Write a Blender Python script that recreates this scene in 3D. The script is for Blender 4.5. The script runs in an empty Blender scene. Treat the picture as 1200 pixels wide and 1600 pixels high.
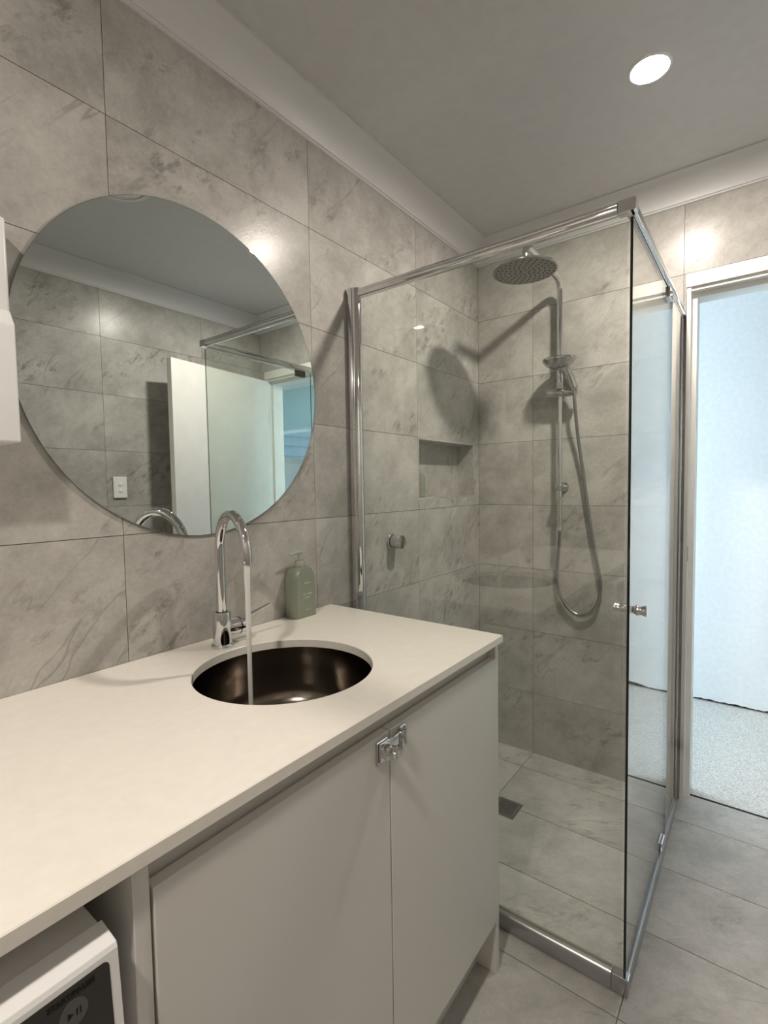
import bpy, bmesh, math, random
from mathutils import Vector, Matrix
random.seed(7)
SC = bpy.context.scene
COL = SC.collection
PI = math.pi

# ------------------------------------------------------------------ camera
F_PX, YAW, PIT, ROL = 774.0355, 0.6497, -0.0521, -0.0158
CAM_LOC = Vector((1.1338, -0.2459, 1.3038))
fw = Vector((-math.sin(YAW)*math.cos(PIT), math.cos(YAW)*math.cos(PIT), math.sin(PIT)))
rt = Vector((math.cos(YAW), math.sin(YAW), 0)); up = rt.cross(fw)
rt2 = math.cos(ROL)*rt + math.sin(ROL)*up; up2 = -math.sin(ROL)*rt + math.cos(ROL)*up
cd = bpy.data.cameras.new('camera'); cam = bpy.data.objects.new('camera', cd); COL.objects.link(cam)
cd.sensor_fit = 'VERTICAL'; cd.sensor_height = 36.0; cd.lens = F_PX/1600*36.0
cd.clip_start = 0.02
M = Matrix((rt2, up2, -fw)).transposed().to_4x4(); M.translation = CAM_LOC
cam.matrix_world = M
SC.camera = cam

# ------------------------------------------------------------------ sky, exposure
world = bpy.data.worlds.new('sky'); SC.world = world; world.use_nodes = True
bg = world.node_tree.nodes['Background']
bg.inputs[0].default_value = (0.74, 0.89, 1.0, 1); bg.inputs[1].default_value = 10.0
SC.view_settings.view_transform = 'Standard'; SC.view_settings.look = 'None'
SC.view_settings.gamma = 1.0; SC.view_settings.use_curve_mapping = False
SC.view_settings.exposure = 0.0
LAMP_STRENGTH = 1060.0
LAMP_COLOR = (1.0, 0.905, 0.805, 1)
SC.cycles.max_bounces = 14; SC.cycles.transparent_max_bounces = 24
SC.cycles.glossy_bounces = 8; SC.cycles.diffuse_bounces = 6
SC.cycles.caustics_reflective = False; SC.cycles.caustics_refractive = False

# ------------------------------------------------------------------ room measures
W = 1.69          # right wall
D = 2.0443        # back wall
YN = -1.30        # wall behind the camera
CEIL = 2.475
T = 0.302
Z0 = 1.2032
ZJ = [0.0] + [Z0+T*k for k in range(-3, 4)] + [2.46]
G = 0.0008         # half a tile joint

# ------------------------------------------------------------------ helpers
WL = {}
def obj(name, bm, mat, parent=None, centre=None, smooth=False):
    me = bpy.data.meshes.new(name)
    if centre is None:
        vs = [v.co for v in bm.verts]
        lo = Vector([min(v[i] for v in vs) for i in range(3)]); hi = Vector([max(v[i] for v in vs) for i in range(3)])
        centre = (lo+hi)/2
    centre = Vector(centre)
    bmesh.ops.translate(bm, verts=bm.verts, vec=-centre)
    bmesh.ops.recalc_face_normals(bm, faces=bm.faces)
    bm.to_mesh(me); bm.free()
    mats = mat if isinstance(mat, (list, tuple)) else [mat]
    for m in mats: me.materials.append(m)
    if smooth:
        me.shade_smooth() if smooth is True and hasattr(me, 'shade_smooth') else None
        try: me.set_sharp_from_angle(angle=math.radians(35))
        except Exception: pass
    o = bpy.data.objects.new(name, me); COL.objects.link(o)
    place(o, centre, parent)
    return o
def place(o, loc, parent=None):
    loc = Vector(loc)
    WL[o.name] = loc.copy()
    if parent is not None:
        o.parent = parent; o.location = loc - WL[parent.name]
    else: o.location = loc
def empty(name, loc, label=None, cat=None, group=None, kind=None):
    o = bpy.data.objects.new(name, None); COL.objects.link(o); o.empty_display_size = .05
    place(o, loc); tag(o, label, cat, group, kind); return o
def tag(o, label=None, cat=None, group=None, kind=None):
    if label: o['label'] = label
    if cat: o['category'] = cat
    if group: o['group'] = group
    if kind: o['kind'] = kind
    return o
def box(bm, x0, x1, y0, y1, z0, z1):
    v = [bm.verts.new((x, y, z)) for x in (x0, x1) for y in (y0, y1) for z in (z0, z1)]
    fs = [(0,1,3,2),(4,6,7,5),(0,4,5,1),(2,3,7,6),(0,2,6,4),(1,5,7,3)]
    return [bm.faces.new([v[i] for i in f]) for f in fs]
def BX(x0, x1, y0, y1, z0, z1, bev=0, seg=2):
    bm = bmesh.new(); box(bm, x0, x1, y0, y1, z0, z1)
    if bev: bmesh.ops.bevel(bm, geom=bm.edges[:], offset=bev, segments=seg, profile=.5, affect='EDGES')
    return bm
def lathe(prof, axis=(0,0,1), origin=(0,0,0), n=48, bm=None, cap=True):
    """prof: list of (r, h) along axis"""
    bm = bm or bmesh.new()
    a = Vector(axis).normalized(); q = Vector((0,0,1)).rotation_difference(a)
    rings = []
    for r, h in prof:
        if r < 1e-6: rings.append([bm.verts.new(q @ Vector((0,0,h)) + Vector(origin))])
        else: rings.append([bm.verts.new(q @ Vector((r*math.cos(2*PI*i/n), r*math.sin(2*PI*i/n), h)) + Vector(origin)) for i in range(n)])
    for A, B in zip(rings, rings[1:]):
        for i in range(n):
            j = (i+1) % n
            if len(A) == 1 and len(B) == 1: continue
            if len(A) == 1: bm.faces.new((A[0], B[i], B[j]))
            elif len(B) == 1: bm.faces.new((A[i], A[j], B[0]))
            else: bm.faces.new((A[i], A[j], B[j], B[i]))
    if cap:
        for R_ in (rings[0], rings[-1]):
            if len(R_) > 1: bm.faces.new(R_)
    return bm
def cyl(p0, p1, r, n=32, bev=0.0):
    p0, p1 = Vector(p0), Vector(p1); h = (p1-p0).length
    if bev: prof = [(r-bev, 0), (r-bev*.3, bev*.3), (r, bev), (r, h-bev), (r-bev*.3, h-bev*.3), (r-bev, h)]
    else: prof = [(r, 0), (r, h)]
    return lathe(prof, p1-p0, p0, n)
def smooth_path(pts, sub=8):
    pts = [Vector(p) for p in pts]; out = []
    for i in range(len(pts)-1):
        p0 = pts[max(i-1,0)]; p1 = pts[i]; p2 = pts[i+1]; p3 = pts[min(i+2, len(pts)-1)]
        for k in range(sub):
            t = k/sub
            out.append(.5*((2*p1)+(p2-p0)*t+(2*p0-5*p1+4*p2-p3)*t*t+(3*p1-p0-3*p2+p3)*t**3))
    out.append(pts[-1]); return out
def tube(path, r, n=20, bm=None):
    bm = bm or bmesh.new(); rings = []
    path = [Vector(p) for p in path]
    tans = [(path[min(i+1,len(path)-1)]-path[max(i-1,0)]).normalized() for i in range(len(path))]
    ref = Vector((0,0,1)) if abs(tans[0].z) < .9 else Vector((1,0,0))
    u = tans[0].cross(ref).normalized()
    for i, (p, t) in enumerate(zip(path, tans)):
        u = (u - t*u.dot(t)).normalized(); v = t.cross(u)
        rr = r[i] if isinstance(r, (list, tuple)) else r
        rings.append([bm.verts.new(p + rr*(math.cos(2*PI*k/n)*u + math.sin(2*PI*k/n)*v)) for k in range(n)])
    for A, B in zip(rings, rings[1:]):
        for i in range(n): bm.faces.new((A[i], A[(i+1)%n], B[(i+1)%n], B[i]))
    bm.faces.new(rings[0]); bm.faces.new(rings[-1])
    return bm
def prism(pts, axis, a0, a1, bev=0, seg=2, bm=None):
    """polygon pts (2D) extruded along an axis: 'x' -> pts are (y,z), 'y' -> (x,z), 'z' -> (x,y)"""
    bm = bm or bmesh.new()
    mk = {'x': lambda p, a: (a, p[0], p[1]), 'y': lambda p, a: (p[0], a, p[1]), 'z': lambda p, a: (p[0], p[1], a)}[axis]
    A = [bm.verts.new(mk(p, a0)) for p in pts]; B = [bm.verts.new(mk(p, a1)) for p in pts]
    n = len(pts)
    bm.faces.new(A); bm.faces.new(B)
    for i in range(n): bm.faces.new((A[i], A[(i+1)%n], B[(i+1)%n], B[i]))
    if bev:
        bmesh.ops.recalc_face_normals(bm, faces=bm.faces)
        es = [e for e in bm.edges if e.calc_face_angle(0) > .6]
        bmesh.ops.bevel(bm, geom=es, offset=bev, segments=seg, profile=.5, affect='EDGES')
    return bm

# ------------------------------------------------------------------ materials
def mat(name, col, rough=.5, metal=0.0, **kw):
    m = bpy.data.materials.new(name); m.use_nodes = True
    b = m.node_tree.nodes['Principled BSDF']
    b.inputs['Base Color'].default_value = (*col, 1); b.inputs['Roughness'].default_value = rough
    b.inputs['Metallic'].default_value = metal
    for k, v in kw.items(): b.inputs[k].default_value = v
    return m
def noise_col(m, c1, c2, scale=20, detail=4, bump=0.0, rough=None, coord='Object', bscale=None, lo=.35, hi=.65):
    nt = m.node_tree; b = nt.nodes['Principled BSDF']
    tc = nt.nodes.new('ShaderNodeTexCoord'); nz = nt.nodes.new('ShaderNodeTexNoise')
    nz.inputs['Scale'].default_value = scale; nz.inputs['Detail'].default_value = detail
    nt.links.new(tc.outputs[coord], nz.inputs['Vector'])
    cr = nt.nodes.new('ShaderNodeValToRGB'); cr.color_ramp.elements[0].position = lo; cr.color_ramp.elements[1].position = hi
    cr.color_ramp.elements[0].color = (*c1, 1); cr.color_ramp.elements[1].color = (*c2, 1)
    nt.links.new(nz.outputs['Fac'], cr.inputs[0]); nt.links.new(cr.outputs[0], b.inputs['Base Color'])
    if bump:
        nb = nt.nodes.new('ShaderNodeTexNoise'); nb.inputs['Scale'].default_value = bscale or scale; nb.inputs['Detail'].default_value = 3
        nt.links.new(tc.outputs[coord], nb.inputs['Vector'])
        bp = nt.nodes.new('ShaderNodeBump'); bp.inputs['Strength'].default_value = bump; bp.inputs['Distance'].default_value = .002
        nt.links.new(nb.outputs['Fac'], bp.inputs['Height']); nt.links.new(bp.outputs[0], b.inputs['Normal'])
    return m
def stone_tile(name, dark, light, vein, rough, rot):
    """stone-look porcelain: cloudy ground, clustered slanting scratches, each tile its own cut of the stone"""
    m = bpy.data.materials.new(name); m.use_nodes = True; nt = m.node_tree; N = nt.nodes; L = nt.links
    b = N['Principled BSDF']
    tc = N.new('ShaderNodeTexCoord'); oi = N.new('ShaderNodeObjectInfo')
    mul = N.new('ShaderNodeMath'); mul.operation = 'MULTIPLY'; mul.inputs[1].default_value = 37.0
    L.new(oi.outputs['Random'], mul.inputs[0])
    add = N.new('ShaderNodeVectorMath'); add.operation = 'ADD'
    L.new(tc.outputs['Object'], add.inputs[0]); L.new(mul.outputs[0], add.inputs[1])
    def nz(scale, detail, rough_, dist, stretch=None, turn=0.0):
        n = N.new('ShaderNodeTexNoise'); n.inputs['Scale'].default_value = scale; n.inputs['Detail'].default_value = detail
        n.inputs['Roughness'].default_value = rough_; n.inputs['Distortion'].default_value = dist
        if stretch:
            mp = N.new('ShaderNodeMapping'); mp.vector_type = 'TEXTURE'
            r_ = list(rot); r_[1 if rot[1] else 2] += turn
            mp.inputs['Rotation'].default_value = r_; mp.inputs['Scale'].default_value = (stretch, 1, 1)
            L.new(add.outputs[0], mp.inputs['Vector']); L.new(mp.outputs[0], n.inputs['Vector'])
        else: L.new(add.outputs[0], n.inputs['Vector'])
        return n.outputs['Fac']
    def rng(src, f0, f1, t0=0.0, t1=1.0):
        r = N.new('ShaderNodeMapRange'); r.inputs['From Min'].default_value = f0; r.inputs['From Max'].default_value = f1
        r.inputs['To Min'].default_value = t0; r.inputs['To Max'].default_value = t1; L.new(src, r.inputs['Value']); return r.outputs[0]
    def op(o, a, b_=None):
        n = N.new('ShaderNodeMath'); n.operation = o
        for i, x in enumerate((a, b_)):
            if x is None: continue
            if isinstance(x, (int, float)): n.inputs[i].default_value = x
            else: L.new(x, n.inputs[i])
        return n.outputs[0]
    cloud = nz(5.0, 14, .74, .15, 1.25)
    r1 = N.new('ShaderNodeValToRGB'); r1.color_ramp.elements[0].position = .37; r1.color_ramp.elements[1].position = .63
    r1.color_ramp.elements[0].color = (*dark, 1); r1.color_ramp.elements[1].color = (*light, 1)
    L.new(cloud, r1.inputs[0])
    # clusters of short slanting scratches
    scr = rng(nz(34, 6, .68, .2, 2.0), .50, .62)
    clu = rng(nz(4.2, 6, .66, .3, 3.0, .25), .53, .62)
    scratch = op('MULTIPLY', op('MULTIPLY', scr, clu), .62)
    # a few long thin cracks
    rid = op('ABSOLUTE', op('SUBTRACT', nz(2.6, 5, .55, .2, 4.5, -.15), .5))
    crack = op('MULTIPLY', op('MULTIPLY', rng(rid, 0, .006, 1, 0), rng(nz(2.2, 3, .5, 0), .52, .6)), .45)
    # pale brush strokes
    pale = op('MULTIPLY', op('MULTIPLY', rng(nz(14, 4, .6, .2, 5.0, .5), .58, .72), rng(nz(3.1, 3, .5, 0), .5, .62)), .16)
    marks_ = op('MAXIMUM', scratch, crack)
    mx = N.new('ShaderNodeMix'); mx.data_type = 'RGBA'
    L.new(marks_, mx.inputs['Factor']); L.new(r1.outputs[0], mx.inputs['A']); mx.inputs['B'].default_value = (*vein, 1)
    mp_ = N.new('ShaderNodeMix'); mp_.data_type = 'RGBA'
    L.new(pale, mp_.inputs['Factor']); L.new(mx.outputs['Result'], mp_.inputs['A']); mp_.inputs['B'].default_value = (*[min(1, c*1.25) for c in light], 1)
    g = rng(nz(110, 3, .6, 0), 0, 1, .88, 1.12)
    mg = N.new('ShaderNodeVectorMath'); mg.operation = 'SCALE'; L.new(mp_.outputs['Result'], mg.inputs[0]); L.new(g, mg.inputs['Scale'])
    L.new(mg.outputs[0], b.inputs['Base Color'])
    b.inputs['Roughness'].default_value = rough; b.inputs['Specular IOR Level'].default_value = .2
    h = op('ADD', nz(150, 4, .6, 0), op('MULTIPLY', marks_, -.8))
    bp = N.new('ShaderNodeBump'); bp.inputs['Strength'].default_value = .3; bp.inputs['Distance'].default_value = .0006
    L.new(h, bp.inputs['Height']); L.new(bp.outputs[0], b.inputs['Normal'])
    return m
def glass_mat(name, tint):
    """thin architectural glass: Schlick reflection, tinted straight transmission"""
    m = bpy.data.materials.new(name); m.use_nodes = True; nt = m.node_tree; N = nt.nodes; L = nt.links
    N.remove(N['Principled BSDF']); out = N['Material Output']
    geo = N.new('ShaderNodeNewGeometry'); d = N.new('ShaderNodeVectorMath'); d.operation = 'DOT_PRODUCT'
    L.new(geo.outputs['Normal'], d.inputs[0]); L.new(geo.outputs['Incoming'], d.inputs[1])
    def mth(op, a, b_=None):
        n = N.new('ShaderNodeMath'); n.operation = op; n.use_clamp = False
        for i, x in enumerate((a, b_)):
            if x is None: continue
            if isinstance(x, (int, float)): n.inputs[i].default_value = x
            else: L.new(x, n.inputs[i])
        return n.outputs[0]
    c = mth('ABSOLUTE', d.outputs['Value']); f = mth('POWER', mth('SUBTRACT', 1.0, c), 5.0)
    F = mth('ADD', mth('MULTIPLY', f, .957), .043)
    tr = N.new('ShaderNodeBsdfTransparent'); tr.inputs[0].default_value = (*tint, 1)
    gl = N.new('ShaderNodeBsdfGlossy'); gl.inputs['Roughness'].default_value = 0.0; gl.inputs[0].default_value = (1,1,1,1)
    mx = N.new('ShaderNodeMixShader'); L.new(F, mx.inputs[0]); L.new(tr.outputs[0], mx.inputs[1]); L.new(gl.outputs[0], mx.inputs[2])
    L.new(mx.outputs[0], out.inputs['Surface'])
    return m

WALLC = ((.325,.312,.290), (.495,.48,.452), (.15,.14,.128))
TILE = stone_tile('wall tile', *WALLC, .25, (0, -PI/4, PI/2))
TILE_B = stone_tile('wall tile end', *WALLC, .25, (0, -.7, 0))
FTILE = stone_tile('floor tile', (.37,.36,.34), (.545,.53,.505), (.19,.18,.168), .33, (0, 0, .6))
GROUT = mat('grout', (.13,.125,.115), .9)
PAINT = noise_col(mat('ceiling paint', (.60,.60,.60), .55), (.59,.59,.59), (.615,.615,.61), 30, 3, .05)
CORN = mat('cornice paint', (.64,.64,.64), .4)
WHITE_TRIM = noise_col(mat('door frame paint', (.74,.73,.70), .35), (.72,.71,.68), (.76,.75,.72), 12, 3)
HALLW = noise_col(mat('hall wall paint', (.8,.81,.82), .6), (.77,.79,.80), (.82,.83,.84), 40, 4, .35, bscale=90)
CARPET = noise_col(mat('hall carpet', (.5,.5,.5), .95), (.38,.365,.345), (.66,.64,.605), 190, 4, .8, lo=.34, hi=.62)
CHROME = mat('chrome', (.70,.70,.71), .05, 1.0)
CHROME2 = mat('satin chrome', (.50,.50,.51), .18, 1.0)
HOSE = mat('hose metal', (.34,.34,.35), .3, 1.0)
FACE = mat('brushed spray face', (.36,.355,.34), .5, 1.0)
SILL = mat('satin sill metal', (.50,.50,.51), .28, 1.0)
MIRROR = mat('mirror silver', (.72,.77,.76), .0, 1.0)
MEDGE = mat('mirror edge', (.2,.23,.22), .2, .4)
GLASS = glass_mat('shower glass', (.945,.963,.944))
WGLASS = glass_mat('window glass', (.97,.985,.98))
GEDGE = mat('glass edge', (.004,.012,.010), .1)
BENCH = noise_col(mat('engineered stone', (.84,.805,.74), .28), (.82,.785,.72), (.86,.825,.76), 55, 5, lo=.3, hi=.7)
CAB = mat('cabinet white', (.70,.685,.65), .38)
CABIN = mat('cabinet rail', (.70,.68,.645), .4)
STEEL = mat('gunmetal basin', (.20,.175,.148), .17, 1.0)
WATER = mat('running water', (.92,.92,.90), .15, 0.0, **{'Transmission Weight': .25, 'IOR': 1.33})
SAGE = mat('sage green plastic', (.235,.255,.205), .32)
SAGE2 = mat('sage cap', (.32,.34,.285), .4)
INKW = mat('white print', (.62,.64,.58), .6)
WPLAST = mat('white plastic', (.78,.78,.78), .3)
WENAM = mat('white enamel', (.80,.80,.80), .25)
BLACKP = mat('dark control panel', (.034,.031,.029), .3)
BTN = mat('grey button', (.085,.083,.08), .35)
INKB = mat('black print', (.003,.003,.003), .35)
RUBBER = mat('black rubber', (.015,.015,.015), .6)
DRAIN = mat('drain metal', (.34,.34,.33), .42, 1.0)
SEAL = mat('grey seal', (.25,.22,.15), .6)
DARK = mat('dark gap', (.012,.011,.010), .9)
BLIND = bpy.data.materials.new('blind fabric'); BLIND.use_nodes = True
nt = BLIND.node_tree; nt.nodes.remove(nt.nodes['Principled BSDF'])
_d = nt.nodes.new('ShaderNodeBsdfDiffuse'); _d.inputs[0].default_value = (.62,.72,.74,1)
_t = nt.nodes.new('ShaderNodeBsdfTranslucent'); _t.inputs[0].default_value = (.45,.62,.66,1)
_m = nt.nodes.new('ShaderNodeMixShader'); _m.inputs[0].default_value = .25
nt.links.new(_d.outputs[0], _m.inputs[1]); nt.links.new(_t.outputs[0], _m.inputs[2]); nt.links.new(_m.outputs[0], nt.nodes['Material Output'].inputs[0])
BOARD_SHADED = noise_col(mat('weatherboard', (.02,.04,.058), .8), (.017,.036,.052), (.023,.044,.064), 6, 3)  # boards coloured very dark: the shade outside is put into the base colour
LAMPM = bpy.data.materials.new('lamp diffuser'); LAMPM.use_nodes = True
nt = LAMPM.node_tree; b_ = nt.nodes['Principled BSDF']; b_.inputs['Base Color'].default_value = (1,1,1,1)
b_.inputs['Emission Color'].default_value = LAMP_COLOR; b_.inputs['Emission Strength'].default_value = LAMP_STRENGTH

# ------------------------------------------------------------------ structure: walls, floor, ceiling
MESHES = {}
def tiles(parent, plane, at, out, us, vs, m, holes=(), name='tile', th=.008, G=G):
    """tile pieces on a plane. plane 'x': u=y,v=z  'y': u=x,v=z  'z': u=x,v=y. 'out' = +1/-1, the side the face looks to"""
    for u0, u1 in zip(us, us[1:]):
        for v0, v1 in zip(vs, vs[1:]):
            a0, a1, c0, c1 = u0+G, u1-G, v0+G, v1-G
            if a1-a0 < .012 or c1-c0 < .012: continue
            cu = sorted({a0, a1, *[h for H in holes for h in H[:2] if a0 < h < a1]})
            cv = sorted({c0, c1, *[h for H in holes for h in H[2:] if c0 < h < c1]})
            rects = []
            for p0, p1 in zip(cu, cu[1:]):
                for q0, q1 in zip(cv, cv[1:]):
                    mu, mv = (p0+p1)/2, (q0+q1)/2
                    if not any(H[0] < mu < H[1] and H[2] < mv < H[3] for H in holes): rects.append((p0, p1, q0, q1))
            if not rects: continue
            if sum((r[1]-r[0])*(r[3]-r[2]) for r in rects) < 4e-4: continue
            mu, mv = (a0+a1)/2, (c0+c1)/2
            w0, w1 = sorted((at, at-out*th))
            cen = {'x': ((w0+w1)/2, mu, mv), 'y': (mu, (w0+w1)/2, mv), 'z': (mu, mv, (w0+w1)/2)}[plane]
            whole = len(rects) == 1 and abs(rects[0][0]-a0)+abs(rects[0][1]-a1)+abs(rects[0][2]-c0)+abs(rects[0][3]-c1) < 1e-6
            key = (plane, out, round(a1-a0, 4), round(c1-c0, 4), m.name)
            if whole and key in MESHES:
                o = bpy.data.objects.new(name, MESHES[key]); COL.objects.link(o); place(o, cen, parent); continue
            bm = bmesh.new()
            for p0, p1, q0, q1 in rects:
                if plane == 'x': box(bm, w0, w1, p0, p1, q0, q1)
                elif plane == 'y': box(bm, p0, p1, w0, w1, q0, q1)
                else: box(bm, p0, p1, q0, q1, w0, w1)
            o = obj(name, bm, m, parent, cen)
            if whole: MESHES[key] = o.data
def slab(name, boxes, m):
    bm = bmesh.new()
    for b in boxes: box(bm, *b)
    return tag(obj(name, bm, m), kind='structure')

YA = 0.281
YL = [YN] + [YA+.602*k for k in (-2, -1, 0, 1, 2)] + [D]
XB = [0, .2792, .8812, 1.4832, W]
GR = .0022
# niche in the left wall
NY0, NY1, NZ0, NZ1, ND = 1.486, 1.993, 1.245, 1.505, .088
wl = slab('wall_left', [(-.22, -GR, YN-.1, NY0, 0, CEIL), (-.22, -GR, NY1, D+.1, 0, CEIL),
                        (-.22, -GR, NY0, NY1, 0, NZ0), (-.22, -GR, NY0, NY1, NZ1, CEIL), (-.22, -ND-.008, NY0, NY1, NZ0, NZ1)], GROUT)
wl['label'] = 'long stone-look tiled wall carrying the round mirror and shower niche'
tiles(wl, 'x', 0, 1, YL, ZJ, TILE, holes=[(NY0, NY1, NZ0, NZ1)])
# niche lining
for nm, b in (('niche_back', (-ND-.007, -ND, NY0+.008, NY1-.008, NZ0+.008, NZ1-.008)), ('niche_base', (-ND-.007, -.0005, NY0, NY1, NZ0-.001, NZ0+.008)),
              ('niche_top', (-ND-.007, -.0005, NY0, NY1, NZ1-.008, NZ1+.001)), ('niche_side', (-ND-.007, -.0005, NY0-.001, NY0+.008, NZ0+.008, NZ1-.008)),
              ('niche_side', (-ND-.007, -.0005, NY1-.008, NY1+.001, NZ0+.008, NZ1-.008))):
    obj(nm, BX(*b), TILE, wl)
DX0, DX1, DZ = .891, 1.634, 2.106      # door frame outside
HX0, HX1 = -0.8, 3.7                   # hall
HY = 3.19
wb = slab('wall_back', [(-.22, DX0, D+GR, 2.12, 0, CEIL), (DX1, W+.2, D+GR, 2.12, 0, CEIL), (DX0, DX1, D+GR, 2.12, DZ, CEIL)], GROUT)
tiles(wb, 'y', D, -1, XB, ZJ, TILE_B, holes=[(DX0, DX1, -.1, DZ)])
wr = slab('wall_right', [(W+GR, W+.2, YN-.1, D+GR, 0, CEIL)], GROUT)
tiles(wr, 'x', W, -1, [YN] + [.985+.602*k for k in (-3, -2, -1, 0, 1)] + [D], [0.0]+[z+.014 for z in ZJ[1:]], TILE)
wf = slab('wall_front', [(-.22, W+.2, YN-.1, YN-GR, 0, CEIL)], GROUT)
tiles(wf, 'y', YN, 1, XB, ZJ, TILE_B)
YF = 1.9002
DR = (.289, .391, 1.527, 1.637)        # floor drain
fl = slab('floor', [(-.1, W+.1, YN-.1, 2.105, -.1, -.0022)], GROUT)
ys = [YN] + sorted(YF-T*j for j in range(0, 11) if YF-T*j > YN+.05) + [2.105]
tiles(fl, 'z', 0, 1, [0, .2792, .8812, 1.4832, W], ys, FTILE, holes=[DR], G=.0013)
ce = slab('ceiling', [(-.22, W+.2, YN-.1, 2.16, CEIL, CEIL+.1)], PAINT)
# cove cornice, one mitred run round the room
pf = [(.0005, 2.372), (.006, 2.374), (.006, 2.381)]
for k in range(11):
    t = k/10; p0, p1, p2 = (.010, 2.381), (.022, 2.440), (.070, 2.469)
    pf.append(tuple((1-t)**2*a+2*t*(1-t)*b+t*t*c for a, b, c in zip(p0, p1, p2)))
pf += [(.077, 2.469), (.077, CEIL), (.0005, CEIL)]
bm = bmesh.new(); loops = []
for (sx, sy, cx, cy) in ((1, 1, 0, YN), (-1, 1, W, YN), (-1, -1, W, D), (1, -1, 0, D)):
    loops.append([bm.verts.new((cx+sx*d, cy+sy*d, z)) for d, z in pf])
for i in range(4):
    A, B = loops[i], loops[(i+1) % 4]
    for k in range(len(pf)):
        kk = (k+1) % len(pf); bm.faces.new((A[k], A[kk], B[kk], B[k]))
tag(obj('trim_1', bm, CORN), 'white cove cornice running round the bathroom ceiling', kind='structure')

# hall beyond the doorway
tag(obj('floor_hall', BX(HX0, HX1, 2.109, HY+.1, -.1, -.001), CARPET), 'pale flecked carpet of the hall beyond the doorway', kind='structure')
tag(obj('trim_2', BX(DX0, DX1, 2.101, 2.112, -.02, .0012), DARK), 'thin dark threshold strip between tiles and carpet', kind='structure')
slab('wall_hall_near', [(HX0, DX0, 2.1205, 2.16, 0, CEIL), (DX1, HX1, 2.1205, 2.16, 0, CEIL), (DX0, DX1, 2.1205, 2.16, DZ, CEIL)], HALLW)
slab('ceiling_hall', [(HX0, HX1, 2.16, HY+.1, CEIL, CEIL+.1)], PAINT)
WX0, WX1, WZ0, WZ1 = 2.0, 3.4, 1.56, 2.27
bm = bmesh.new()
for b in ((HX0, WX0, HY, HY+.1, .03, CEIL), (WX1, HX1, HY, HY+.1, .03, CEIL), (WX0, WX1, HY, HY+.1, .03, WZ0), (WX0, WX1, HY, HY+.1, WZ1, CEIL)): box(bm, *b)
rag = random.Random(3); xs = [HX0+i*(HX1-HX0)/420 for i in range(421)]   # ragged lower edge of the plaster
zz = .012; bot = []
for x in xs:
    zz = min(.027, max(.010, zz+rag.uniform(-.0035, .0037))); bot.append((x, zz))
for (xa, za), (xb_, zb) in zip(bot, bot[1:]):
    vs = [bm.verts.new(c) for c in ((xa, HY, za), (xb_, HY, zb), (xb_, HY, .03), (xa, HY, .03), (xa, HY+.02, za), (xb_, HY+.02, zb), (xb_, HY+.02, .03), (xa, HY+.02, .03))]
    for f in ((0,1,2,3), (4,7,6,5), (0,4,5,1)): bm.faces.new([vs[i] for i in f])
wh = tag(obj('wall_hall', bm, HALLW), 'pale daylit hall wall facing the doorway', kind='structure')
obj('gap_shadow_strip', BX(HX0, HX1, HY+.021, HY+.09, -.001, .029), DARK, wh)

def added_glazed_end(name, x, s):
    """unseen full height glazed door, added at a hall end to let daylight in"""
    e = empty(name, (x, 2.67, 0), None, None, kind='structure')
    y0, y1 = 2.16, HY
    for b in ((y0, y0+.06, 0, CEIL), (y1-.06, y1, 0, CEIL), (y0+.06, y1-.06, 0, .08), (y0+.06, y1-.06, CEIL-.1, CEIL), (2.65, 2.70, .08, CEIL-.1)):
        obj('window_frame', BX(x-.03, x+.03, *b), WHITE_TRIM, e)
    for b in ((y0+.06, 2.65), (2.70, y1-.06)):
        obj('pane', BX(x-.003, x+.003, *b, .08, CEIL-.1), WGLASS, e)
added_glazed_end('window_added', HX0+.03, 1)  # added out of view, set close so sky light reaches jamb and hall wall
slab('wall_hall_end', [(HX1, HX1+.1, 2.12, HY+.1, 0, CEIL)], HALLW)
# hall window with roller blind, weatherboards outside
w1 = empty('window_1', ((WX0+WX1)/2, HY+.05, WZ0), 'white framed hall window below a pale roller blind', kind='structure')
for b in ((WX0, WX0+.04, WZ0, WZ1), (WX1-.04, WX1, WZ0, WZ1), (WX0+.04, WX1-.04, WZ0, WZ0+.03), (WX0+.04, WX1-.04, WZ1-.04, WZ1)):
    obj('window_frame', BX(b[0], b[1], HY+.03, HY+.08, b[2], b[3]), WHITE_TRIM, w1)
obj('pane', BX(WX0+.04, WX1-.04, HY+.05, HY+.054, WZ0+.03, WZ1-.04), WGLASS, w1)
obj('window_sill', BX(WX0-.04, WX1+.04, HY-.025, HY+.03, WZ0-.022, WZ0), WHITE_TRIM, w1)
rb = empty('roller_blind', ((WX0+WX1)/2, HY-.03, 2.29), 'pale teal roller blind half lowered over the hall window', 'blind')
obj('fabric', BX(WX0-.02, WX1+.02, HY-.032, HY-.0305, 1.885, 2.29), BLIND, rb)
obj('bottom_rail', BX(WX0-.02, WX1+.02, HY-.036, HY-.027, 1.868, 1.886, .002), WPLAST, rb)
obj('roller_tube', cyl((WX0-.03, HY-.035, 2.30), (WX1+.03, HY-.035, 2.30), .024, 24), WPLAST, rb, smooth=True)
nb = tag(obj('wall_neighbour', BX(5.0, 5.1, 3.3, 9, -1, 4), BOARD_SHADED), 'weatherboard wall with shade put into its dark blue colour, seen beyond the hall window', kind='structure')
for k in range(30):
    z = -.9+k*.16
    obj('board', prism([(5.0, z), (4.972, z), (4.99, z+.165), (5.0, z+.165)], 'y', 3.3, 9), BOARD_SHADED, nb)

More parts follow.
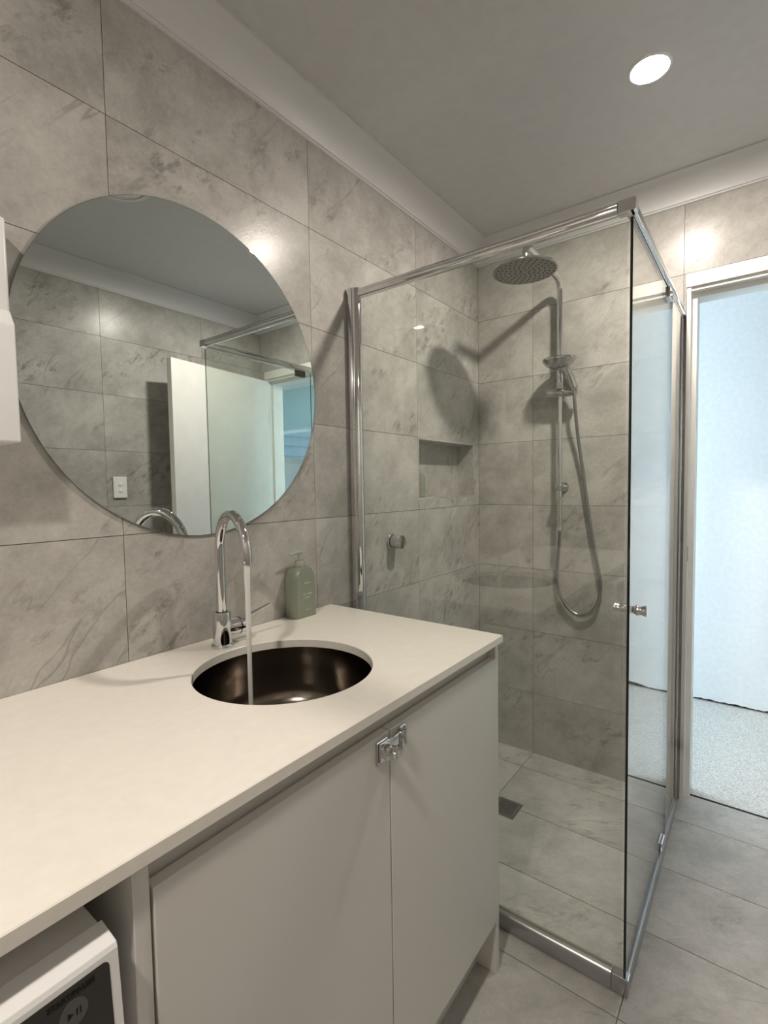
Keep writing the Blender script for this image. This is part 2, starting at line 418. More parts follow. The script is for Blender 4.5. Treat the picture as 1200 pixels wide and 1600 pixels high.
# door frame and open leaf
dr = empty('door_1', ((DX0+DX1)/2, 2.1, 0), 'white bathroom door standing open against the right wall, seen in the mirror', kind='structure')
obj('jamb', prism([(DX0+.002, 2.037), (DX0+.016, 2.037), (DX0+.016, 2.078), (DX0+.034, 2.078), (DX0+.034, 2.165), (DX0+.002, 2.165)], 'z', .0, 2.052), WHITE_TRIM, dr)
obj('jamb', prism([(DX1-.002, 2.037), (DX1-.016, 2.037), (DX1-.016, 2.078), (DX1-.034, 2.078), (DX1-.034, 2.165), (DX1-.002, 2.165)], 'z', .0, 2.052), WHITE_TRIM, dr)
obj('head_jamb', prism([(2.032, 2.054), (2.032, 2.104), (2.165, 2.104), (2.165, 2.022), (2.080, 2.022), (2.080, 2.040), (2.045, 2.040), (2.045, 2.054)], 'x', DX0+.0005, DX1-.0005), WHITE_TRIM, dr)
# strike plate on the left jamb
obj('strike_plate', BX(DX0+.0155, DX0+.0175, 2.042, 2.066, .985, 1.045), CHROME2, dr)
hx, hy, fx, fy = 1.592, 2.028, 1.487, 1.262       # hinge edge and free edge of the leaf
dv = Vector((fx-hx, fy-hy, 0)); ln = dv.length; dv.normalize(); nv = Vector((dv.y, -dv.x, 0))
if nv.x < 0: nv = -nv
def leafpts(s0, s1, t0, t1): return [tuple((Vector((hx, hy, 0))+dv*s+nv*t)[:2]) for s, t in ((s0, t0), (s1, t0), (s1, t1), (s0, t1))]
lf = obj('door_leaf', prism(leafpts(0, ln, 0, .036), 'z', .012, 2.035), WHITE_TRIM, dr)
hc = Vector((hx, hy, 1.0))+dv*(ln-.06)
obj('door_handle', tube([hc-nv*.0, hc-nv*.045, hc-nv*.05-dv*.02, hc-nv*.05-dv*.12], .009, 14), CHROME2, lf, smooth=True)
obj('hinge', cyl((hx+.006, hy-.001, .22), (hx+.006, hy-.001, .31), .006, 12), CHROME2, dr)
obj('hinge', cyl((hx+.006, hy-.001, 1.75), (hx+.006, hy-.001, 1.84), .006, 12), CHROME2, dr)

# ------------------------------------------------------------------ ceiling lamps, fan
def downlight(x, y, label):
    e = empty('downlight', (x, y, CEIL), label, 'ceiling light', 'recessed ceiling downlights')
    obj('trim_ring', lathe([(.046, -.0045), (.050, -.006), (.056, -.003), (.057, -.0002), (.046, -.0002)], (0,0,1), (x, y, CEIL), 48, cap=False), WENAM, e, smooth=True)
    obj('diffuser', lathe([(.0455, -.0008), (.0455, -.0042), (.03, -.0048), (0, -.005)], (0,0,1), (x, y, CEIL), 48, cap=False), LAMPM, e)
downlight(.862, 1.389, 'glowing round downlight in the ceiling in front of the shower')
downlight(.913, -.741, 'glowing round downlight in the ceiling behind the viewpoint')
e = empty('exhaust_fan', (.845, .70, CEIL), 'round white exhaust fan cover glimpsed at the top of the mirror', 'exhaust fan')
obj('fan_rim', lathe([(.098, -.004), (.104, -.012), (.115, -.013), (.12, -.008), (.12, -.0002), (.098, -.0002)], (0,0,1), (.845, .70, CEIL), 56, cap=False), WPLAST, e, smooth=True)
obj('fan_plate', lathe([(0, -.022), (.08, -.021), (.088, -.016), (.088, -.012), (0, -.012)], (0,0,1), (.845, .70, CEIL), 48, cap=False), WPLAST, e, smooth=True)
obj('fan_throat', lathe([(.097, -.0002), (.097, -.003), (0, -.003)], (0,0,1), (.845, .70, CEIL), 48, cap=False), DARK, e)

# ------------------------------------------------------------------ vanity
VX = .6005
va = empty('vanity_cabinet', (.3, .46, 0), 'white two-door vanity cabinet under the stone benchtop', 'cabinet')
obj('side_panel', BX(.005, .5985, .922, .940, 0, .8945, .0012, 1), CAB, va)
obj('side_panel', BX(.005, .5985, -.004, .015, 0, .8945, .0012, 1), CAB, va)
obj('end_panel', BX(.005, .5985, -.662, -.643, 0, .8945, .0012, 1), CAB, va)
obj('finger_rail', BX(.560, .575, .0155, .9215, .80, .8945), CABIN, va)
obj('kickboard', BX(.525, .540, .0155, .9215, 0, .149), CAB, va)
obj('cabinet_base', BX(.02, .573, .0155, .9215, .150, .166), CAB, va)
obj('door', BX(.5815, VX, .0180, .4612, .149, .8575, .0012, 1), CAB, va)
obj('door', BX(.5815, VX, .4640, .9205, .149, .8575, .0012, 1), CAB, va)
# hasp lock across the doors
hl = empty('hasp_lock', (VX, .463, .835), 'chrome keyed hasp lock joining the two vanity doors', 'lock')
obj('base_plate', BX(VX+.0002, VX+.004, .420, .452, .808, .850, .0015, 1), CHROME, hl)
obj('hasp_strap', prism([(.424, .812), (.449, .812), (.470, .824), (.489, .828), (.489, .846), (.468, .845), (.449, .848), (.424, .848)], 'x', VX+.0045, VX+.008, .0008, 1), CHROME, hl)
kb = obj('lock_barrel', lathe([(.0, 0), (.014, 0), (.0145, .004), (.013, .010), (.0095, .013), (.0095, .022), (.0085, .0245), (0, .0245)], (1,0,0), (VX+.008, .440, .830), 28, cap=False), CHROME, hl, smooth=True)
obj('key_slot', BX(VX+.0322, VX+.0334, .4385, .4415, .825, .835), RUBBER, kb)
obj('turn_wing', BX(VX+.022, VX+.034, .4375, .4425, .822, .846, .0015, 2), CHROME, kb)
obj('hinge_plate', BX(VX+.0002, VX+.003, .490, .510, .812, .852, .001, 1), CHROME, hl)
hb = obj('hinge_barrel', cyl((VX+.010, .493, .812), (VX+.010, .493, .850), .0065, 20, .001), CHROME, hl, smooth=True)
obj('screw_head', lathe([(0, 0), (.0035, .0), (.003, .0015), (0, .002)], (1,0,0), (VX+.003, .504, .822), 16, cap=False), RUBBER, hl)
obj('screw_head', lathe([(0, 0), (.0035, .0), (.003, .0015), (0, .002)], (1,0,0), (VX+.003, .504, .845), 16, cap=False), RUBBER, hl)

# benchtop with basin hole
SX, SY, SR = .315, .466, .191
BX0, BX1, BY0, BY1, BZ0, BZ1 = .0012, .6105, -.68, .9430, .8950, .9150
def rect_hit(a):
    dx, dy = math.cos(a), math.sin(a); t = 1e9
    if abs(dx) > 1e-9: t = min(t, ((BX1 if dx > 0 else BX0)-SX)/dx)
    if abs(dy) > 1e-9: t = min(t, ((BY1 if dy > 0 else BY0)-SY)/dy)
    return (SX+dx*t, SY+dy*t)
angs = sorted([2*PI*i/120 for i in range(120)] + [math.atan2(cy-SY, cx-SX) % (2*PI) for cx in (BX0, BX1) for cy in (BY0, BY1)])
bm = bmesh.new(); n = len(angs); EB = .0016
def ring(fn, z): return [bm.verts.new((*fn(a), z)) for a in angs]
def inset(a):
    x, y = rect_hit(a); return (min(max(x, BX0+EB), BX1-EB), min(max(y, BY0+EB), BY1-EB))
circ = lambda r: (lambda a: (SX+r*math.cos(a), SY+r*math.sin(a)))
R_ = [ring(circ(SR), BZ0), ring(circ(SR), BZ1-EB), ring(circ(SR+EB), BZ1), ring(inset, BZ1), ring(rect_hit, BZ1-EB), ring(rect_hit, BZ0+EB), ring(inset, BZ0)]
for A, B in zip(R_, R_[1:]+R_[:1]):
    for i in range(n): bm.faces.new((A[i], A[(i+1) % n], B[(i+1) % n], B[i]))
tag(obj('benchtop', bm, BENCH), 'cream stone benchtop running over the vanity and washing machine', 'benchtop')
# basin
bs = empty('basin', (SX, SY, .74), 'round dark gunmetal undermount basin set in the benchtop', 'basin')
prof = [(.215, .8945), (.196, .8945), (.196, .889), (.1945, .84), (.192, .80), (.185, .772), (.170, .752), (.148, .742), (.10, .738), (.045, .7355), (.0445, .732), (0, .732)]
prof2 = [(0, .728), (.05, .728), (.15, .737), (.175, .748), (.19, .77), (.197, .80), (.199, .885), (.215, .891)]
obj('bowl', lathe(prof + prof2 + [prof[0]], (0,0,1), (SX, SY, 0), 96, cap=False), STEEL, bs, smooth=True)
obj('waste', lathe([(.040, .7325), (.040, .7365), (.036, .738), (.028, .7362), (.012, .7356), (0, .7356)], (0,0,1), (SX, SY, 0), 48, cap=False), CHROME2, bs, smooth=True)

# tap
FX, FY = .083, .470
tp = empty('basin_tap', (FX, FY, .915), 'chrome gooseneck mixer tap standing behind the basin', 'tap')
obj('base_flange', lathe([(0, 0), (.0265, 0), (.0272, .002), (.0272, .005), (.0255, .0075), (.0225, .008), (0, .008)], (0,0,1), (FX, FY, .9152), 40, cap=False), CHROME, tp, smooth=True)
bd = obj('body', lathe([(.0, .008), (.0226, .008), (.0224, .02), (.0224, .083), (.0217, .0855), (.0195, .0865), (0, .0865)], (0,0,1), (FX, FY, .9152), 48, cap=False), CHROME, tp, smooth=True)
su = Vector((.172, -.051, 0)).normalized(); rr = .0897; cz = 1.1545     # the spout is swung a little towards the viewer
F0 = Vector((FX, FY, 0))
pth = [F0+Vector((0, 0, z)) for z in (1.0005, 1.04, 1.08, 1.12, 1.148)]
pth += [F0+su*(rr+rr*math.cos(a))+Vector((0, 0, cz+rr*math.sin(a))) for a in [PI-k*PI/18 for k in range(1, 19)]]
OUT = F0+su*(2*rr-.0005)+Vector((0, 0, 1.143)); pth.append(OUT)
obj('spout', tube(smooth_path(pth, 3), .0118, 28), CHROME, tp, smooth=True)
obj('aerator', cyl(OUT+Vector((0, 0, .004)), OUT-Vector((0, 0, .002)), .0095, 24), RUBBER, tp)
obj('seal_ring', lathe([(.0135, 0), (.0135, .002), (.010, .002), (.010, 0), (.0135, 0)], (0,0,1), (FX, FY, 1.0012), 32, cap=False), RUBBER, tp)
ha = Vector((.10, 1, -.02)).normalized()
h0 = Vector((FX, FY, .960))
hub = obj('lever_hub', lathe([(.0, .012), (.0195, .012), (.0207, .020), (.0212, .042), (.0195, .043), (.0195, .0445), (.0212, .0455), (.0212, .060), (.0195, .063), (0, .064)], ha, h0, 40, cap=False), CHROME, tp, smooth=True)
obj('hub_seal', lathe([(.0216, 0), (.0216, .0022), (.018, .0022), (.018, 0), (.0216, 0)], ha, h0+ha*.0425, 36, cap=False), RUBBER, hub)
l0 = h0+ha*.054+Vector((0, 0, .014)); l1 = Vector((.104, .604, .9975))
obj('lever', tube([l0, l0.lerp(l1, .5), l0.lerp(l1, .9), l1], [.0045, .0042, .0043, .0036], 16), CHROME, hub, smooth=True)
# running water
wt = tag(obj('water_stream', tube(smooth_path([OUT-Vector((0, 0, z)) for z in (.0025, .09, .22, .33, OUT.z-.743)], 6), [.0066]*4+[.0058]*6+[.0050]*15, 20), WATER, smooth=True),
         'thin stream of water running from the tap into the basin', 'water')

# soap bottle
sb = empty('soap_bottle', (.033, .785, .915), 'sage green pump soap bottle standing beside the tap', 'bottle')
by0, by1, bz0, sh, bt = .738, .829, .9155, 1.015, 1.066
yc = (by0+by1)/2; hw = (by1-by0)/2
out = [(by0, bz0), (by1, bz0), (by1, sh)]
for k in range(1, 12):
    a = k/12*PI/2; out.append((yc+.016+(hw-.016)*math.cos(a), sh+(bt-sh)*math.sin(a)))
out += [(yc+.016, bt), (yc-.016, bt)]
for k in range(11, 0, -1):
    a = k/12*PI/2; out.append((yc-.016-(hw-.016)*math.cos(a), sh+(bt-sh)*math.sin(a)))
out.append((by0, sh))
bm = bmesh.new(); lay = [(.007, .003), (.003, .007), (0, .016), (0, .040), (.0035, .050), (.009, .0555)]
rings = []
for ins, x in lay:
    rg = []
    for (y, z) in out:
        k = 1-ins/hw
        rg.append(bm.verts.new((x, yc+(y-yc)*k, bz0+.0+(z-bz0)*(1-ins*.35/(bt-bz0)) + (ins*.12 if z < bz0+.001 else 0))))
    rings.append(rg)
nn = len(out)
for A, B in zip(rings, rings[1:]):
    for i in range(nn): bm.faces.new((A[i], A[(i+1) % nn], B[(i+1) % nn], B[i]))
bm.faces.new(rings[0]); bm.faces.new(rings[-1])
body = obj('bottle_body', bm, SAGE, sb, smooth=True)
px_ = .033
obj('collar', lathe([(0, 0), (.0155, 0), (.0162, .002), (.0162, .017), (.0148, .019), (.011, .019), (.011, .024), (0, .0245)], (0,0,1), (px_, yc-.006, bt-.002), 32, cap=False), SAGE2, sb, smooth=True)
obj('pump_stem', cyl((px_, yc-.006, bt+.021), (px_, yc-.006, bt+.040), .0042, 16), SAGE2, sb, smooth=True)
obj('pump_spout', tube([(px_, yc+.004, bt+.0425), (px_, yc-.006, bt+.0428), (px_, yc-.025, bt+.0425), (px_, yc-.043, bt+.0395)], [.0045, .0052, .0036, .0028], 14), SAGE2, sb, smooth=True)
# printed marks on the flat front, too small to read: short pale strokes
xm = .05565
def marks(pairs, z, h, th=.0007):
    bm = bmesh.new()
    for y0_, y1_, s in pairs:
        n_ = max(2, int((y1_-y0_)/.0016))
        for i in range(n_):
            ya_ = y0_+(y1_-y0_)*i/n_; zc_ = z+s*random.uniform(-.3, .3)*h
            hh = h*random.uniform(.45, 1.0)
            box(bm, xm-.0002, xm+.0001, ya_, ya_+.0011, zc_-hh/2, zc_+hh/2)
    return bm
obj('print', marks([(.776, .799, 0)], 1.018, .0042), INKW, body)
obj('print', marks([(.770, .778, .5), (.783, .789, .5), (.791, .806, .4)], .985, .004), INKW, body)
obj('print', marks([(.776, .782, .5), (.785, .796, .5)], .974, .0038), INKW, body)
obj('print', marks([(.778, .800, 0)], .937, .0016), INKW, body)

# washing machine under the benchtop
wm = empty('washing_machine', (.32, -.33, 0), 'white front-load washing machine under the left end of the benchtop', 'washing machine')
obj('casing', BX(.04, .588, -.63, -.031, .012, .8425, .002, 2), WENAM, wm)
fas = obj('control_fascia', prism([(.5835, .8430), (.5835, .8480), (.6165, .8435), (.6190, .838), (.632, .70), (.5885, .70), (.5885, .8430)], 'y', -.63, -.030, .0008, 1), WENAM, wm)
sl = Vector((.013, 0, -.138)).normalized(); nrm = Vector((.138, 0, .013)).normalized(); O = Vector((.619, 0, .838))
def fpt(y, d, h): return O+Vector((0, y, 0))+sl*d+nrm*h
def fplate(pts, h0_, h1_):
    bm = bmesh.new(); A = [bm.verts.new(fpt(y, d, h0_)) for y, d in pts]; B = [bm.verts.new(fpt(y, d, h1_)) for y, d in pts]
    bm.faces.new(A); bm.faces.new(B)
    for i in range(len(pts)): bm.faces.new((A[i], A[(i+1) % len(pts)], B[(i+1) % len(pts)], B[i]))
    return bm
def rrect(y0_, y1_, d0, d1, r):
    pts = []
    for cy_, cd_, a0 in ((y1_-r, d0+r, -PI/2), (y1_-r, d1-r, 0), (y0_+r, d1-r, PI/2), (y0_+r, d0+r, PI)):
        pts += [(cy_+r*math.cos(a0+k*PI/10), cd_+r*math.sin(a0+k*PI/10)) for k in range(6)]
    return pts
dp = obj('display_panel', fplate(rrect(-.50, -.0395, .0055, .105, .006), -.001, .0006), BLACKP, fas)
bt_ = obj('start_button', fplate([(-.0735+.0125*math.cos(2*PI*k/36), .031+.0125*math.sin(2*PI*k/36)) for k in range(36)], 0, .0012), BTN, fas)
obj('play_symbol', fplate([(-.0790, .0275), (-.0790, .0345), (-.0740, .0310)], .001, .0014), INKB, fas)
obj('pause_symbol', fplate([(-.0715, .0278), (-.0703, .0278), (-.0703, .0342), (-.0715, .0342)], .001, .0014), INKB, fas)
obj('pause_symbol', fplate([(-.0685, .0278), (-.0673, .0278), (-.0673, .0342), (-.0685, .0342)], .001, .0014), INKB, fas)
def text_mesh(s, size, m, name, parent, origin, udir, vdir, ndir, width):
    cu = bpy.data.curves.new('lettering', 'FONT'); cu.body = s; cu.size = size; cu.align_x = 'CENTER'; cu.extrude = .05*size; cu.offset = .035*size
    to = bpy.data.objects.new('lettering', cu); COL.objects.link(to)
    dg = bpy.context.evaluated_depsgraph_get(); dg.update()
    me = bpy.data.meshes.new_from_object(to.evaluated_get(dg)); bpy.data.objects.remove(to)
    xs_ = [v.co.x for v in me.vertices]; k = width/(max(xs_)-min(xs_))
    bm = bmesh.new(); bm.from_mesh(me)
    for v in bm.verts:
        c = v.co.copy(); v.co = Vector(origin)+Vector(udir)*(c.x*k)+Vector(vdir)*c.y+Vector(ndir)*c.z
    return obj(name, bm, m, parent)
text_mesh('START/PAUSE', .0066, INKB, 'lettering', fas, fpt(-.0742, .0152, .0008), (0,1,0), -sl, nrm, .041)
pd = obj('porthole_ring', lathe([(.17, 0), (.20, .004), (.20, .018), (.165, .03), (.15, .012), (.15, 0), (.17, 0)], (1,0,0), (.5885, -.33, .40), 56, cap=False), WENAM, wm, smooth=True)
obj('porthole_glass', lathe([(.149, .004), (.149, .010), (.10, .018), (0, .024)], (1,0,0), (.5885, -.33, .40), 48, cap=False), BLACKP, wm, smooth=True)
for fx_, fy_ in ((.1, -.57), (.1, -.09), (.52, -.57), (.52, -.09)):
    obj('foot', cyl((fx_, fy_, .0002), (fx_, fy_, .013), .02, 16), RUBBER, wm)

# ------------------------------------------------------------------ mirror and wall fittings
MY, MZ, MR = .4825, 1.5897, .4032
mi = empty('round_mirror', (0, MY, MZ), 'large round frameless mirror on the tiled wall above the benchtop', 'mirror')
obj('backing', lathe([(.39, .0004), (.39, .0014)], (1,0,0), (0, MY, MZ), 64), DARK, mi)
bm = lathe([(MR-.0010, .0014), (MR, .0020), (MR, .0056), (MR-.0010, .0064)], (1,0,0), (0, MY, MZ), 160, cap=False)
obj('mirror_edge', bm, MEDGE, mi, smooth=True)
obj('mirror_glass', lathe([(MR-.0011, .0015), (MR-.0011, .0063)], (1,0,0), (0, MY, MZ), 160), MIRROR, mi)
# white appliance at the left edge
wd = empty('wall_dispenser', (0, 0, 1.39), 'white plastic wall-mounted dispenser beside the left edge of the mirror', 'dispenser')
obj('tank', prism([(.0006, 1.389), (.112, 1.389), (.112, 1.590), (.092, 1.618), (.0006, 1.618)], 'y', -.14, .064, .004, 3), WPLAST, wd, smooth=True)
obj('back_housing', BX(.0006, .05, -.13, .0765, 1.6185, 1.795, .006, 3), WPLAST, wd, smooth=True)
# light switch
sw = empty('light_switch', (W, 1.052, 1.32), 'white two-button light switch on the right wall, seen in the mirror', 'switch')
obj('wall_plate', BX(W-.009, W-.0003, 1.016, 1.088, 1.262, 1.378, .002, 2), WPLAST, sw)
for z in (1.303, 1.337):
    obj('rocker', BX(W-.0125, W-.0088, 1.043, 1.061, z-.008, z+.008, .0015, 2), WENAM, sw)

# ------------------------------------------------------------------ shower screen
GY, GX = 1.0690, .8800
ss = empty('shower_screen', (.45, 1.07, 0), 'chrome framed square glass shower enclosure', 'shower screen')
def rail(name, pts, axis, a0, a1, bev): return obj(name, prism(pts, axis, a0, a1, bev, 3), SILL if 'bottom' in name else CHROME, ss, smooth=True)
# wall posts
wp = [(.0005, GY-.020), (.026, GY-.020), (.026, GY-.0165), (.032, GY-.0165), (.044, GY-.010), (.047, GY-.004), (.047, GY+.004), (.044, GY+.010), (.034, GY+.0165), (.026, GY+.0165), (.026, GY+.020), (.0005, GY+.020)]
rail('wall_post', wp, 'z', .0005, 1.972, .0012)
wp2 = [(GX-.016, D-.0005), (GX-.016, D-.026), (GX-.013, D-.026), (GX-.013, D-.034), (GX-.006, D-.046), (GX+.002, D-.046), (GX+.0035, D-.034), (GX+.0035, D-.026), (GX+.005, D-.026), (GX+.005, D-.0005)]
rail('wall_post', wp2, 'z', .0005, 1.966, .001)
# rails: profile (y,z) or (x,z)
tf = [(GY-.010, 1.942), (GY-.013, 1.947), (GY-.013, 1.955), (GY-.009, 1.957), (GY-.011, 1.959), (GY-.011, 1.966), (GY+.011, 1.966), (GY+.012, 1.942), (GY+.005, 1.942), (GY+.005, 1.937), (GY-.005, 1.937), (GY-.005, 1.942)]
rail('top_rail', tf, 'x', .0475, GX-.0285, .001)
ts = [(GX-.013, 1.941), (GX-.013, 1.964), (GX+.008, 1.964), (GX+.011, 1.958), (GX+.011, 1.947), (GX+.008, 1.940), (GX+.005, 1.940), (GX+.005, 1.935), (GX-.005, 1.935), (GX-.005, 1.941)]
rail('top_rail', ts, 'y', GY+.0185, D-.002, .001)
obj('corner_block', BX(GX-.028, GX+.0115, GY-.0125, GY+.018, 1.939, 1.968, .0015, 2), CHROME, ss)
bf = [(GY-.012, .001), (GY-.012, .034), (GY-.008, .043), (GY-.004, .046), (GY+.008, .046), (GY+.012, .040), (GY+.012, .001)]
rail('bottom_rail', bf, 'x', .0475, GX-.0285, .001)
bsd = [(GX-.011, .001), (GX-.011, .022), (GX-.006, .030), (GX+.006, .030), (GX+.010, .022), (GX+.011, .001)]
rail('bottom_rail', bsd, 'y', GY+.0185, D-.0465, .001)
obj('corner_block', prism([(GY-.0125, .001), (GY-.0125, .0345), (GY-.008, .045), (GY+.018, .045), (GY+.018, .001)], 'x', GX-.028, GX+.0115, .0012, 2), CHROME2, ss)
obj('seal_strip', BX(.055, GX-.03, GY+.0085, GY+.0155, .0455, .0475), SEAL, ss)
def pane(x0, x1, y0, y1, z0, z1, thin, edge=GEDGE):
    bm = bmesh.new(); fs = box(bm, x0, x1, y0, y1, z0, z1)
    for f in fs:
        f.normal_update(); f.material_index = 0 if abs(f.normal[thin]) > .5 else 1
    return obj('glass_pane', bm, [GLASS, edge], ss)
pane(.046, GX-.0075, GY-.003, GY+.003, .040, 1.939, 1, GLASS)
dpn = pane(GX-.003, GX+.003, GY+.0085, 1.732, .034, 1.932, 0)
pane(GX-.003, GX+.003, 1.738, D-.040, .028, 1.937, 0, GLASS)
# knob pair on the door pane
kz, ky = .985, 1.105
kp = [(0, 0), (.009, 0), (.0095, .002), (.0095, .006), (.0125, .009), (.0135, .013), (.0115, .019), (.011, .022), (.0135, .029), (.0138, .033), (.0125, .035), (0, .0352)]
obj('door_knob', lathe(kp, (1,0,0), (GX+.0032, ky, kz), 32, cap=False), CHROME, ss, smooth=True)
obj('door_knob', lathe(kp, (-1,0,0), (GX-.0032, ky, kz), 32, cap=False), CHROME, ss, smooth=True)
# pivots
for z0_, z1_ in ((1.902, 1.9355), (.0305, .062)):
    obj('pivot_clip', BX(GX-.012, GX-.0032, 1.622, 1.684, z0_, z1_, .002, 2), RUBBER, ss)
    obj('pivot_clip', BX(GX+.0032, GX+.010, 1.622, 1.684, z0_, z1_, .002, 2), CHROME, ss)

# ------------------------------------------------------------------ shower column
RX, RY = .424, 1.980
HXc, HYc, HZ = .415, 1.598, 2.098
sc = empty('rain_shower', (RX, RY, 1.29), 'chrome shower rail with round overhead rain shower', 'shower')
pr = [(RX, RY, 1.104), (RX, RY, 1.4), (RX, RY, 1.69), (RX, RY, 1.72), (RX, RY, 1.86), (RX, RY, 2.05), (RX, RY, 2.125), (RX, RY-.006, 2.157), (RX-.0005, RY-.028, 2.179), (RX-.001, RY-.062, 2.187), (RX-.004, RY-.18, 2.192),
      (RX-.007, HYc+.06, 2.197), (HXc, HYc+.025, 2.192), (HXc, HYc+.006, 2.175), (HXc, HYc, 2.15), (HXc, HYc, 2.108)]
pp = smooth_path(pr, 6)
k0 = next(i for i, q in enumerate(pp) if q.z > 1.71)
obj('riser_pipe', tube(pp[:k0+1], .0098, 24), CHROME, sc, smooth=True)
obj('shower_arm', tube(pp[k0:], .0132, 24), CHROME, sc, smooth=True)
obj('pipe_end', lathe([(.0, 0), (.0095, 0), (.0125, .003), (.0125, .016), (.0115, .018), (0, .018)], (0,0,1), (RX, RY, 1.090), 28, cap=False), CHROME, sc, smooth=True)
rh = obj('rain_head', lathe([(0, 0), (.117, 0), (.1205, .002), (.121, .005), (.119, .0075), (.06, .010), (.03, .013), (.018, .02), (.017, .03), (0, .03)], (0,0,1), (HXc, HYc, HZ), 72, cap=False), CHROME2, sc, smooth=True)
bm = bmesh.new()
for k, (r, n_) in enumerate(((.018, 6), (.036, 12), (.054, 16), (.072, 20), (.089, 24), (.105, 28))):
    for i in range(n_):
        a = 2*PI*(i+.5*(k % 2))/n_
        lathe([(.0032, -.0016), (.0032, .001)], (0,0,1), (HXc+r*math.cos(a), HYc+r*math.sin(a), HZ), 8, bm)
obj('spray_face', lathe([(0, -.0006), (.114, -.0006), (.1145, .0004), (0, .0004)], (0,0,1), (HXc, HYc, HZ), 64, cap=False), FACE, rh)
tag(obj('spray_nozzles', bm, RUBBER, rh), kind='stuff')
br = obj('wall_bracket', cyl((RX, RY+.0, 1.288), (RX, D-.0085, 1.288), .0105, 24), CHROME, sc, smooth=True)
obj('bracket_cap', cyl((RX, RY-.020, 1.288), (RX, RY+.004, 1.288), .0165, 28, .002), CHROME2, br, smooth=True)
obj('wall_flange', lathe([(0, 0), (.021, 0), (.021, -.006), (.018, -.009), (0, -.009)], (0,1,0), (RX, D-.0004, 1.288), 32, cap=False), CHROME, br, smooth=True)
sli = obj('slide_holder', cyl((RX-.052, RY-.004, 1.703), (RX+.020, RY-.004, 1.700), .0185, 28, .0015), CHROME2, sc, smooth=True)
obj('holder_cradle', cyl((RX+.0215, RY-.004, 1.700), (RX+.072, RY-.006, 1.698), .0172, 28, .0015), CHROME2, sc, smooth=True)
obj('tension_knob', lathe([(0, 0), (.010, 0), (.0115, .004), (.0095, .012), (.0115, .020), (.0115, .026), (0, .027)], (0,-.3,1), (RX+.001, RY-.018, 1.717), 24, cap=False), CHROME, sc, smooth=True)
# hand shower, its head resting above the holder
hs = empty('hand_shower', (RX+.066, RY-.02, 1.70), 'chrome hand shower clipped in the slide holder, with its looping hose', 'hand shower')
hcen = Vector((RX+.012, RY-.050, 1.843)); hax = Vector((-.02, -.10, 1)).normalized()
hd = obj('spray_head', lathe([(0, .003), (.058, .002), (.065, .0), (.069, -.004), (.070, -.010), (.066, -.018), (.054, -.033), (.036, -.045), (.016, -.050), (0, -.050)], hax, hcen, 48, cap=False), CHROME2, hs, smooth=True)
p0 = hcen-hax*.030+Vector((.016, .0, 0)); p1 = Vector((RX+.064, RY-.018, 1.712))
obj('handle', tube(smooth_path([p0, p0.lerp(p1, .3)+Vector((.002, 0, 0)), p0.lerp(p1, .65)+Vector((.002, 0, 0)), p1, p1+Vector((.002, 0, -.012))], 5), [.0215]*6+[.0205]*5+[.0180]*5+[.0135]*5, 20), CHROME2, hs, smooth=True)
hose = [(RX+.067, RY-.017, 1.698), (RX+.068, RY-.012, 1.64), (.497, 2.0, 1.50), (.513, 2.015, 1.36), (.535, 2.022, 1.18), (.556, 2.024, 1.04), (.577, 2.024, .93), (.587, 2.024, .855), (.578, 2.024, .785), (.548, 2.024, .735),
        (.500, 2.024, .713), (.455, 2.024, .735), (.415, 2.024, .79), (.399, 2.022, .865), (.404, 2.016, .95), (.414, 2.002, 1.02), (.421, 1.988, 1.06), (RX, RY, 1.094)]
obj('hose', tube(smooth_path(hose, 6), .0070, 16), HOSE, hs, smooth=True)

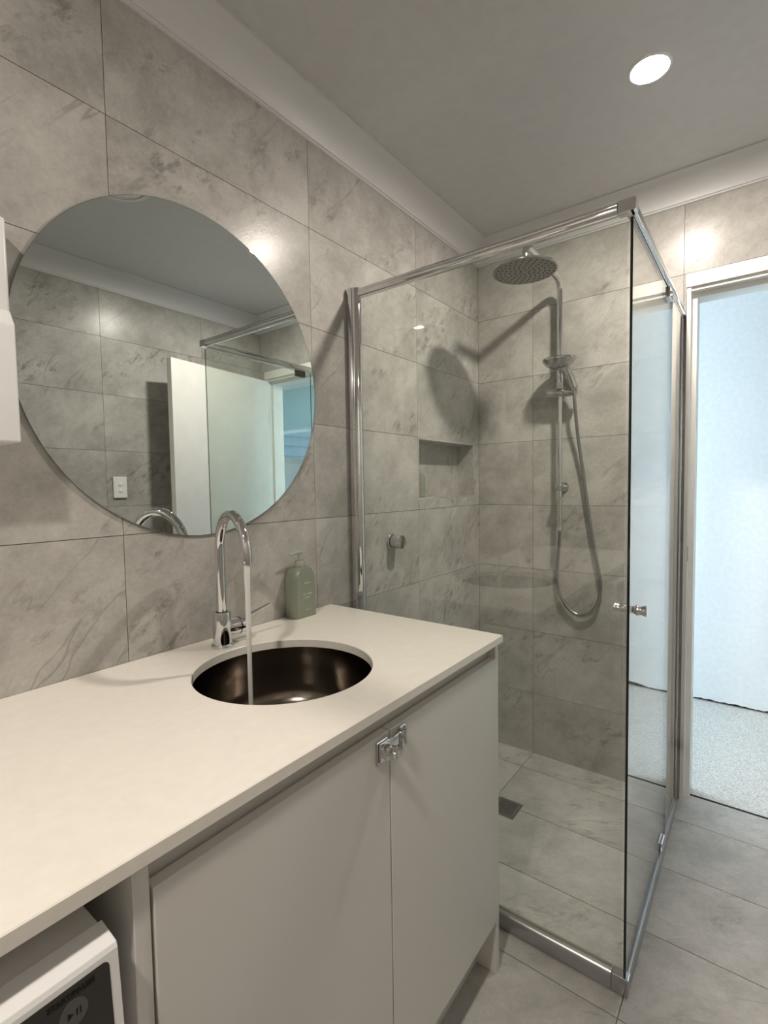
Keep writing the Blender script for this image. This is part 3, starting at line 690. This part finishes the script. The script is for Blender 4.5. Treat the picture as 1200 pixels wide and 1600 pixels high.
# mixer knob on the left wall
sm = empty('shower_mixer', (0, 1.290, 1.090), 'round chrome shower mixer knob on the tiles below the niche', 'shower tap')
obj('wall_ring', lathe([(0, .0005), (.030, .0005), (.030, .005), (.027, .008), (0, .008)], (1,0,0), (0, 1.290, 1.090), 40, cap=False), CHROME, sm, smooth=True)
obj('ring_gap', lathe([(.0235, .008), (.0235, .013)], (1,0,0), (0, 1.290, 1.090), 32), RUBBER, sm)
kn = obj('knob', lathe([(0, .013), (.0255, .013), (.0265, .015), (.0265, .049), (.025, .051), (0, .051)], (1,0,0), (0, 1.290, 1.090), 44, cap=False), CHROME, sm, smooth=True)
obj('index_line', BX(.0511, .0514, 1.2893, 1.2907, 1.0665, 1.0905), RUBBER, kn)
# bottle in the niche
nbm = empty('shampoo_bottle', (-.048, 1.562, NZ0+.008), 'green bottle half hidden at the left side of the shower niche', 'bottle')
obj('bottle_body', lathe([(0, 0), (.026, 0), (.029, .003), (.029, .085), (.025, .098), (.014, .105), (0, .105)], (0,0,1), (-.048, 1.562, NZ0+.0083), 32, cap=False), SAGE, nbm, smooth=True)
obj('bottle_cap', lathe([(.0, 0), (.011, 0), (.011, .018), (0, .0185)], (0,0,1), (-.048, 1.562, NZ0+.1133), 20, cap=False), SAGE2, nbm, smooth=True)
# floor drain
fd = empty('floor_drain', ((DR[0]+DR[1])/2, (DR[2]+DR[3])/2, 0), 'square slotted metal drain set in the shower floor', 'drain')
dx0, dx1, dy0, dy1 = DR[0]+.001, DR[1]-.001, DR[2]+.001, DR[3]-.001
bm = bmesh.new(); m_ = .014
box(bm, dx0, dx1, dy0, dy0+m_, -.004, .0008); box(bm, dx0, dx1, dy1-m_, dy1, -.004, .0008)
box(bm, dx0, dx0+m_, dy0+m_, dy1-m_, -.004, .0008); box(bm, dx1-m_, dx1, dy0+m_, dy1-m_, -.004, .0008)
obj('drain_frame', bm, DRAIN, fd)
n_ = 7; ph = (dy1-dy0-2*m_)/n_
for i in range(n_):
    y = dy0+m_+ph*i
    obj('slat', BX(dx0+m_, dx1-m_, y+ph*.28, y+ph*.82, -.004, .0006), DRAIN, fd)
obj('drain_pit', BX(dx0, dx1, dy0, dy1, -.0105, -.0045), DARK, fd)
